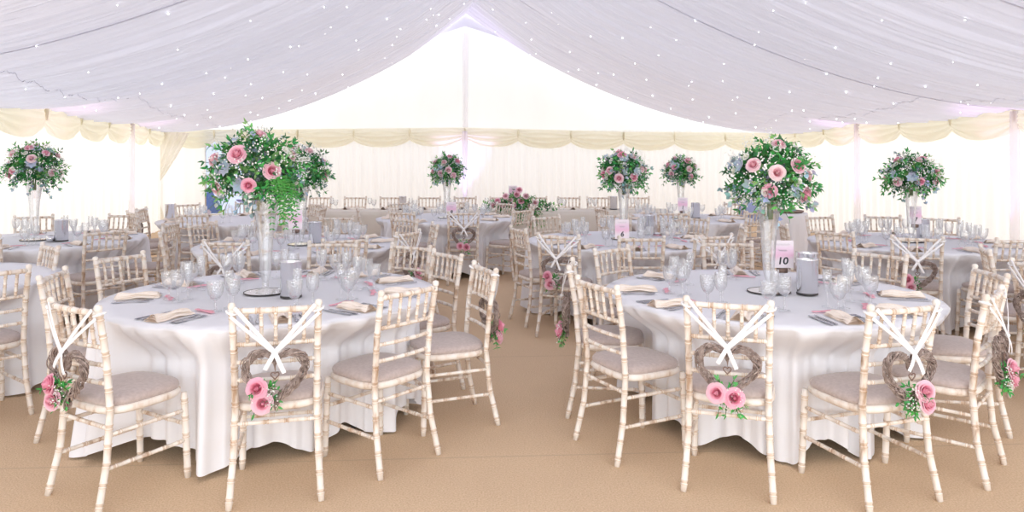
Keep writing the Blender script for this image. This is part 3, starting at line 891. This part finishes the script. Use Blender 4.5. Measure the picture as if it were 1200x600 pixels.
build_table('rear left table', -3.90, 10.3, [(-3.95, 9.08, None, None), (-5.08, 10.1, None, 0), (-4.85, 9.4, None, None), (-4.15, 11.55, None, None), (-3.1, 9.4, None, None), (-3.0, 11.15, None, None), (-4.9, 11.1, None, None), (-2.68, 10.3, None, None)], 0, 16)
build_table('rear centre table', -.95, 10.6, [(-.62, 9.36, 98, 2), (-1.40, 9.42, 60, None), (.12, 9.82, 145, None), (.28, 10.7, None, None), (-2.15, 10.3, None, None), (-1.75, 11.4, None, None), (-.9, 11.7, None, None), (-.12, 11.35, None, None)], 0, 17)
build_table('centre right table', 1.16, 7.65, [(.42, 6.55, 66, 0), (.08, 7.18, 22, None), (1.12, 6.36, None, None), (1.78, 6.52, 112, 1), (2.30, 7.35, 170, None), (2.10, 8.5, None, None), (.42, 8.68, None, None), (1.25, 8.93, None, None)], 1, 18)
build_table('rear right table', 2.43, 10.55, [(2.05, 9.32, None, None), (3.15, 9.50, None, None), (3.62, 10.2, None, None), (1.25, 10.15, None, None), (3.42, 11.3, None, None)], 0, 19)
build_table('right wall table', 4.10, 7.5, [(3.02, 6.85, None, None), (3.52, 6.38, 66, 0), (4.28, 6.24, 98, None), (5.24, 7.3, None, None), (4.92, 8.45, None, None), (4.42, 8.75, None, None), (3.66, 8.70, None, None), (2.86, 7.7, None, None), (5.1, 6.65, None, None)], 1, 20)
build_table('right edge table', 4.78, 5.02, [(3.42, 4.74, 15, 1), (3.60, 5.55, None, None), (4.72, 6.27, None, None), (3.75, 4.15, 40, 0)], None, 21)

# centrepieces --------------------------------------------------------
def vase_proto():
    r = thing('glass_vase'); mb = MB()
    mb.lathe([(.058, .0), (.060, .006), (.030, .014), (.018, .03), (.020, .06)], 20); part('foot', mb, 'vase', r)
    mb = MB(); pr = [(.020, .06), (.034, .12), (.042, .25), (.050, .38), (.066, .50), (.085, .575)]
    mb.lathe(pr, 24); mb.lathe([(a - .003, z + .001) for a, z in pr[::-1]], 24); part('body', mb, 'vase', r); return r
VP = Proto(vase_proto)
def mirror_proto():
    r = thing('mirror_plate'); mb = MB(); mb.lathe([(.0005, .006), (.130, .006), (.131, .004), (.131, .0), (.0005, .0)], 36); part('mirror_disc', mb, 'mirror', r, False)
    mb = MB(); mb.lathe([(.128, .0), (.133, .0), (.133, .007), (.128, .007)], 36); part('edge_band', mb, 'dark', r); return r
MP = Proto(mirror_proto)
def cooler_proto():
    r = thing('wine_cooler'); mb = MB()
    mb.lathe([(.0005, .0), (.060, .0), (.063, .005), (.063, .212), (.065, .216), (.065, .220), (.058, .220), (.056, .214), (.056, .02), (.0005, .018)], 32); part('outer_wall', mb, 'silver', r)
    mb = MB(); mb.lathe([(.0635, .0), (.0645, .006), (.0635, .012)], 32); part('base_ring', mb, 'dark', r); return r
WC = Proto(cooler_proto)
def card_proto_fn(text):
    def fn():
        r = thing('table_number_card'); mb = MB(); mb.box(0, 0, .125, .135, .003, .185); cd = part('card', mb, 'card', r, False)
        mb = MB(); mb.box(0, .012, .015, .06, .04, .03); mb.tube([(0, .01, .02), (0, .004, .10)], .004, 6); part('holder', mb, 'rusty', r)
        def txt(s, size, z, mat, shear=.25, dx=0):
            cu = bpy.data.curves.new('number', 'FONT'); cu.body = s; cu.size = size; cu.align_x = 'CENTER'; cu.align_y = 'CENTER'; cu.shear = shear; cu.extrude = .0004; cu.offset = .0016
            tmp = bpy.data.objects.new('tmp', cu); COL.objects.link(tmp); bpy.context.view_layer.update()
            me = bpy.data.meshes.new_from_object(tmp.evaluated_get(bpy.context.evaluated_depsgraph_get()))
            bpy.data.objects.remove(tmp)
            me.materials.clear(); me.materials.append(M[mat])
            o = bpy.data.objects.new('number', me); COL.objects.link(o); o.parent = cd; o.location = (dx, -.0026, z); o.rotation_euler = (PI / 2, 0, 0); return o
        txt(text, .066, .078, 'black_ink', .12)
        sq = MB()      # handwritten line, too small to read
        for k, (z, L) in enumerate(((.19, .085), (.150, .05))):
            pts = [(-L / 2 + L * i / 60, -.0024, z + .006 * math.sin(i * .85) + .003 * math.sin(i * .37)) for i in range(61)]
            sq.tube(pts, .0009, 3)
        part('script_line', sq, 'grey_ink', cd)
        return r
    return fn
def put_card(text, loc, rz, label, lift=0):
    o = card_proto_fn(text)(); o.location = loc; o.rotation_euler = (0, 0, rz); tag(o, label, 'table number', 'table number cards'); return o

FRONT1 = [((-.12, -.95, .42), .062, 0), ((.62, -.75, -.02), .056, 0), ((.14, -.95, -.40), .046, 1), ((-.82, -.55, .28), .050, 2), ((-.70, -.70, -.48), .048, 2),
          ((-.98, -.10, .0), .044, 2), ((.15, -.25, .98), .044, 2), ((.80, .1, .40), .046, 3), ((-.2, .9, .4), .05, 0), ((.5, .8, .1), .05, 1)]
FRONT2 = [((-.16, -.97, .12), .052, 3), ((.42, -.85, .30), .052, 0), ((-.32, -.85, -.35), .048, 1), ((.70, -.62, -.45), .052, 0), ((-.68, -.65, .32), .048, 2),
          ((.05, -.50, .86), .046, 2), ((.90, -.35, .02), .042, 3), ((.62, -.30, .42), .04, 3), ((-.3, .9, .3), .05, 1), ((.6, .75, .1), .05, 2)]
cents = [('front left table', (-1.60, 4.60), .29, .255, 1.535, FRONT1, True, (-1.555, 4.63)),
         ('front right table', (1.64, 4.66), .265, .27, 1.49, FRONT2, False, (1.63, 4.66)),
         ('left wall table', (-4.98, 7.65), .27, .25, 1.53, None, False, None),
         ('middle left table', (-2.08, 7.25), .26, .27, 1.49, None, False, None),
         ('rear centre table', (-.94, 10.6), .235, .235, 1.45, None, False, None),
         ('centre right table', (1.18, 7.75), .25, .24, 1.47, None, False, None),
         ('rear right table', (2.44, 10.6), .235, .22, 1.44, None, False, None),
         ('right wall table', (4.08, 7.5), .265, .21, 1.44, None, False, None)]
for i, (tn, (x, y), rx, rz_, zc, ro, fern, vx) in enumerate(cents):
    vx = vx or (x, y)
    MP.put((vx[0], vx[1], TZ), 0, 'round mirror plate under the tall vase on the ' + tn, 'mirror plate', 'mirror plates under the vases')
    VP.put((vx[0], vx[1], TZ + .008), 0, 'tall flared clear glass vase in the middle of the ' + tn, 'vase', 'tall flared vases')
    desc = {'front left table': 'broad ball of pink roses, eucalyptus and trailing fern above the front left table',
            'front right table': 'full ball of pale pink roses and greenery above the front right table'}.get(tn, 'ball of pink roses and greenery raised above the ' + tn)
    ball(desc, 'flower arrangement', (x, y, zc), rx, rz_, 13, 40 + i, 'rose balls on tall vases', fern=fern, roses=ro)
for px, Y, tn in ((341, 4.48, 'front left table'), (946, 4.57, 'front right table'), (72, 7.55, 'left wall table'), (369, 7.30, 'middle left table'), (199, 10.2, 'rear left table'),
                  (1082, 7.65, 'right wall table'), (761, 8.2, 'centre right table'), (815, 10.5, 'rear right table')):
    WC.put(at(px, Y, TZ), 0, 'brushed steel wine cooler standing on the ' + tn, 'wine cooler', 'steel wine coolers')
WC.put(at(947, 4.88, TZ), 0, 'brushed steel wine cooler just behind its twin on the front right table', 'wine cooler', 'steel wine coolers')
def small_cup():
    r = thing('steel_tumbler'); mb = MB(); mb.lathe([(.0005, 0), (.035, 0), (.04, .06), (.036, .06), (.032, .006), (.0005, .006)], 18); part('cup', mb, 'silver', r)
    return r
o = small_cup(); o.location = at(59, 7.5, TZ); tag(o, 'small low steel pot beside the wine cooler on the left wall table', 'pot')
o = put_card('10', at(917, 4.95, TZ) + Vector((0, 0, .075)), -.10, 'pink and white card numbered 10 on the front right table'); o.scale = (1.08, 1, 1.0)
put_card('6', at(729, 6.98, TZ) + Vector((0, 0, .05)), .05, 'pink card numbered 6 on the centre right table')
put_card('7', at(1073, 7.55, TZ) + Vector((0, 0, .14)), .18, 'pink card numbered 7 behind the cooler on the right wall table')
put_card('5', at(346, 6.9, TZ) + Vector((0, 0, .15)), -.1, 'pink card numbered 5 on the middle left table')
put_card('8', at(529, 10.2, TZ) + Vector((0, 0, .03)), .1, 'pink card numbered 8 on the rear centre table')
put_card('1', at(800, 10.4, TZ) + Vector((0, 0, .08)), -.05, 'pink card numbered 1 on the rear right table')

# glass stands that lift the cards
def card_riser(loc, h, lab):
    mb = MB(); mb.lathe([(.0005, 0), (.035, 0), (.035, .004), (.012, .010), (.010, h - .006), (.03, h - .002), (.03, h), (.0005, h)], 16)
    o = part('card_stand', mb, 'vase', loc=loc); tag(o, lab, 'stand')
for px, Y, h, t, n in ((917, 4.95, .075, 'front right table', '10'), (729, 6.98, .05, 'centre right table', '6'), (1073, 7.55, .14, 'right wall table', '7'), (346, 6.9, .15, 'middle left table', '5'), (529, 10.2, .03, 'rear centre table', '8'), (800, 10.4, .08, 'rear right table', '1')):
    card_riser(at(px, Y, TZ) + Vector((0, .012, 0)), h, 'clear glass stand under the number %s card on the %s' % (n, t))

# ------------------------------------------------------------------ top table
tx0, tx1, ty0, ty1 = -3.62, 2.62, 11.95, 12.65
def top_table():
    # three trestles end to end; the row of chairs sits behind
    n = 3; L = (tx1 - tx0) / n
    for k in range(n):
        cx = tx0 + L * (k + .5)
        r = thing('trestle_table', ['left', 'middle', 'right'][k] + ' trestle table under the long ivory cloth at the back', 'table', (cx, (ty0 + ty1) / 2 + .9 * 0, 0), 0, 'trestles of the top table')
        mb = MB(); mb.box(0, 0, .735, L - .03, ty1 - ty0 - .06, .03); part('tabletop', mb, 'lime', r, False)
        for sx in (-1, 1):
            for sy in (-1, 1):
                mb = MB(); mb.tube([(sx * (L / 2 - .2), sy * .25, 0), (sx * (L / 2 - .2), sy * .25, .72)], .016, 8); part('leg', mb, 'dark', r)
    mb = MB(); W = tx1 - tx0 + .02; D = ty1 - ty0; per = 2 * (W + D)
    def rim(s):
        s = (s % 1) * per
        if s < W: return Vector((-W / 2 + s, -D / 2, 0)), Vector((0, -1, 0))
        s -= W
        if s < D: return Vector((W / 2, -D / 2 + s, 0)), Vector((1, 0, 0))
        s -= D
        if s < W: return Vector((W / 2 - s, D / 2, 0)), Vector((0, 1, 0))
        s -= W; return Vector((-W / 2, D / 2 - s, 0)), Vector((-1, 0, 0))
    def fn(u, v):
        p, n_ = rim(u); k = v * 14
        if k <= 4: return (p.x * k / 4, p.y * k / 4, .757)
        t = (k - 4) / 10
        q = p + n_ * (.004 + t * (.02 + .018 * math.sin(u * per * 9) + .012 * math.sin(u * per * 23 + 1)))
        return (q.x, q.y, .757 - .74 * t)
    mb.grid(fn, 700, 14, closed=True)
    o = part('tablecloth', mb, 'cream_cloth', loc=((tx0 + tx1) / 2, (ty0 + ty1) / 2, 0)); tag(o, 'long ivory cloth over the straight top table at the back', 'tablecloth')
top_table()
names10 = ['first', 'second', 'third', 'fourth', 'fifth', 'sixth', 'seventh', 'eighth', 'ninth', 'tenth']
for k in range(10):
    px = [375, 416, 458, 503, 545, 587, 628, 667, 701, 748][k]
    p = at(px, 13.15, 0)
    CH.put((p.x, p.y - .22, 0), PI, names10[k] + ' limewashed chair from the left behind the long top table', 'chair', 'chairs behind the top table')
    q = Vector((p.x, ty1 - .2, TZ))
    single('napkin', 'napkin', q + Vector((0, 0, 0)), 0, names10[k] + ' folded napkin from the left on the top table', 'napkin', 'napkins on the top table')
    GL['goblet'].put(q + Vector((-.15, -.12, 0)), 0, names10[k] + ' wide crystal goblet from the left on the top table', 'glass', 'glasses on the top table')
    GL['wine'].put(q + Vector((-.23, -.05, 0)), 0, names10[k] + ' crystal wine glass from the left on the top table', 'glass', 'glasses on the top table')
WC.put(at(472, 12.35, TZ), 0, 'left steel wine cooler on the top table', 'wine cooler', 'steel wine coolers')
WC.put(at(719, 12.35, TZ), 0, 'right steel wine cooler on the top table', 'wine cooler', 'steel wine coolers')
# long posy on the front edge of the top table
def long_posy():
    r = random.Random(90); c = at(607, 11.95, .80); c.y = ty0 + .12
    root = thing('rose_garland', 'low spreading garland of pink roses on the front edge of the top table', 'flower arrangement', c)
    g = MB()
    for i in range(170):
        x = r.gauss(0, .27); x = max(-.5, min(.62, x)); e = 1 - min(1, abs(x) / .65)
        d = Vector((x * 1.2 + r.uniform(-.5, .5), -r.random(), r.uniform(-.5, .9)))
        sprig(g, r, Vector((x * .9, r.uniform(-.1, .08), .03 + r.random() * .16 * e)), d, r.uniform(.08, .17), 4, .045, GREENS)
    for i in range(24):
        sprig(g, r, Vector((.12 + r.uniform(-.3, .25), -.14, .0)), Vector((r.uniform(-.4, .6), -.35, -1)), r.uniform(.1, .24), 5, .04, GREENS)
    part('foliage', g, 'leaf', root)
    for k, (x, z) in enumerate([(-.33, .12), (-.24, .06), (-.20, .20), (-.13, .13), (-.02, .22), (.05, .12), (.13, .20), (.28, .09), (.02, .30), (-.08, .06), (.20, .04), (-.40, .05)]):
        place_rose(root, Vector((x, -.12 + .03 * math.sin(k * 2), z)), Vector((x * .6, -1, .5)), .055, k)
    w = MB()
    for i in range(200):
        x = r.gauss(0, .26); q = Vector((x, -.1 + r.uniform(-.08, .08), .1 + r.uniform(-.08, .16))); s = .006
        w.add([q + Vector((s, 0, 0)), q - Vector((s, 0, 0)), q + Vector((0, s, 0)), q - Vector((0, s, 0)), q + Vector((0, 0, s)), q - Vector((0, 0, s))],
              [(0, 2, 4), (2, 1, 4), (1, 3, 4), (3, 0, 4), (2, 0, 5), (1, 2, 5), (3, 1, 5), (0, 3, 5)])
    part('small_blossoms', w, 'white_flower', root)
    t = MB(); t.lathe([(.0005, -.04), (.12, -.04), (.14, .03), (.12, .03), (.0005, .0)], 20); part('bowl', t, 'silver', root)
long_posy()
o = put_card('1', at(601, 12.35, TZ) + Vector((0, .05, .18)), 0, 'pink card standing above the rose garland on the top table')
card_riser(at(601, 12.35, TZ) + Vector((0, .062, 0)), .18, 'clear glass stand holding up the card behind the rose garland')

# small round cake table by the right
def cake_table():
    x, y = at(917, 11.6, 0).x, 11.6
    r = thing('cake_table', 'small round table hidden by a straight white cloth, right of the rear right table', 'table', (x, y, 0))
    mb = MB(); mb.lathe([(.0005, .73), (.36, .73), (.365, .74), (.36, .755), (.0005, .755)], 28); part('tabletop', mb, 'lime', r)
    for k in range(3):
        a = k * 2.1; mb = MB(); mb.tube([(.05 * math.cos(a), .05 * math.sin(a), .735), (.27 * math.cos(a), .27 * math.sin(a), 0)], .015, 8); part('leg', mb, 'dark', r)
    mb = MB()
    def fn(u, v):
        a = 2 * PI * u; k = v * 18
        if k <= 4: return (.37 * k / 4 * math.cos(a), .37 * k / 4 * math.sin(a), .762)
        t = (k - 4) / 14; q = .375 + t * (.015 + .02 * math.sin(11 * a) + .01 * math.sin(19 * a)); return (q * math.cos(a), q * math.sin(a), .762 - .75 * t)
    mb.grid(fn, 160, 18, closed=True)
    o = part('tablecloth', mb, 'cloth', loc=(x, y, 0)); tag(o, 'straight white cloth of the small round table behind the number 10 card', 'tablecloth')
    mb = MB(); mb.lathe([(.0005, 0), (.24, 0), (.27, .02), (.275, .035), (.26, .03), (.0005, .012)], 28)
    o = part('tray', mb, 'tray', loc=(x + .05, y, .763)); tag(o, 'dark rimmed round tray lying on the small round table', 'tray')
    mb = MB()
    def fb(u, v):
        a = 2 * PI * u; ph = PI * v; q = .19 * math.sin(ph) * (1 + .12 * math.sin(5 * a + 3 * ph) + .06 * math.sin(11 * a))
        return (q * math.cos(a) * .95, q * math.sin(a) * .7, .17 - .165 * math.cos(ph) * (1 + .08 * math.sin(4 * a)))
    mb.grid(fb, 40, 18, closed=True)
    bx = at(879, 11.5, 0)
    o = part('cloth_bundle', mb, 'blue_cloth', loc=(bx.x + .0, bx.y, .62)); tag(o, 'lavender blue crumpled cloth bundle below the front right rose ball', 'cloth bundle')
    mb = MB(); mb.lathe([(.0005, .61), (.2, .61), (.2, .62), (.0005, .62)], 20)
    mb.tube([(0, 0, 0), (0, 0, .61)], .02, 8); mb.lathe([(.0005, 0), (.16, 0), (.15, .02), (.0005, .03)], 20)
    o = part('pedestal_stand', mb, 'lime', loc=(bx.x, bx.y, 0)); tag(o, 'slim wooden pedestal under the lavender blue cloth bundle', 'stand')
cake_table()

# ------------------------------------------------------------------ light
w = bpy.data.worlds.new('World'); sc.world = w; w.use_nodes = True
nt = w.node_tree; bg = nt.nodes['Background']
# overcast daylight, brighter on the open side of the marquee (behind the camera)
tc = nt.nodes.new('ShaderNodeTexCoord'); sx = nt.nodes.new('ShaderNodeSeparateXYZ'); lk(nt, tc.outputs['Generated'], sx.inputs[0])
mr = nt.nodes.new('ShaderNodeMapRange'); mr.inputs['From Min'].default_value = -.9; mr.inputs['From Max'].default_value = .1
mr.inputs['To Min'].default_value = 3.3; mr.inputs['To Max'].default_value = 1.35; lk(nt, sx.outputs['Y'], mr.inputs['Value'])
lk(nt, mr.outputs[0], bg.inputs[1]); bg.inputs[0].default_value = (.97, .985, 1.0, 1)
def spot(loc, tgt, col, e, size, blend=.8, name='uplighter'):
    l = bpy.data.lights.new(name, 'SPOT'); l.energy = e; l.color = col; l.spot_size = size; l.spot_blend = blend; l.shadow_soft_size = .05
    o = bpy.data.objects.new(name, l); COL.objects.link(o); o.location = loc; o.rotation_euler = (Vector(tgt) - Vector(loc)).to_track_quat('-Z', 'Y').to_euler()
p = backpt(545)
spot(p + Vector((0, -.45, .25)), p + Vector((0, .0, 4.5)), (.62, .45, 1), 260, 1.0)
p = lat(1, 2, 0); spot(p + Vector((-.45, 0, .25)), p + Vector((-.1, 0, 2.6)), (.95, .50, 1), 80, .9)
p = lat(2, 2, 0); spot(p + Vector((-.45, 0, .25)), p + Vector((-.1, 0, 2.6)), (.95, .50, 1), 80, .9)
p = lat(1, 0, 0); spot(p + Vector((.45, 0, .25)), p + Vector((.1, 0, 2.6)), (1, .55, .85), 60, .9)
p = lat(2, 0, 0); spot(p + Vector((.45, 0, .25)), p + Vector((.1, 0, 2.6)), (1, .55, .85), 60, .9)

# ------------------------------------------------------------------ camera
cam = bpy.data.cameras.new('camera'); co = bpy.data.objects.new('camera', cam); COL.objects.link(co)
cam.sensor_width = 36; cam.lens = F / 1200 * 36; cam.clip_end = 200
co.location = (0, 0, EYE); co.rotation_euler = (PI / 2, 0, 0)
cam.shift_y = -(300 - YH) / 1200
sc.camera = co
sc.view_settings.view_transform = 'Standard'; sc.view_settings.look = 'None'; sc.view_settings.gamma = 1
sc.view_settings.use_curve_mapping = False; sc.view_settings.exposure = .25
cy = sc.cycles
cy.max_bounces = 10; cy.diffuse_bounces = 8; cy.glossy_bounces = 3; cy.transmission_bounces = 4; cy.transparent_max_bounces = 24
cy.caustics_reflective = False; cy.caustics_refractive = False
cy.use_adaptive_sampling = True; cy.adaptive_threshold = .02
cy.use_denoising = True
print('chairs', chair_count + 10, 'stars', ns, 'objects', len(bpy.data.objects))
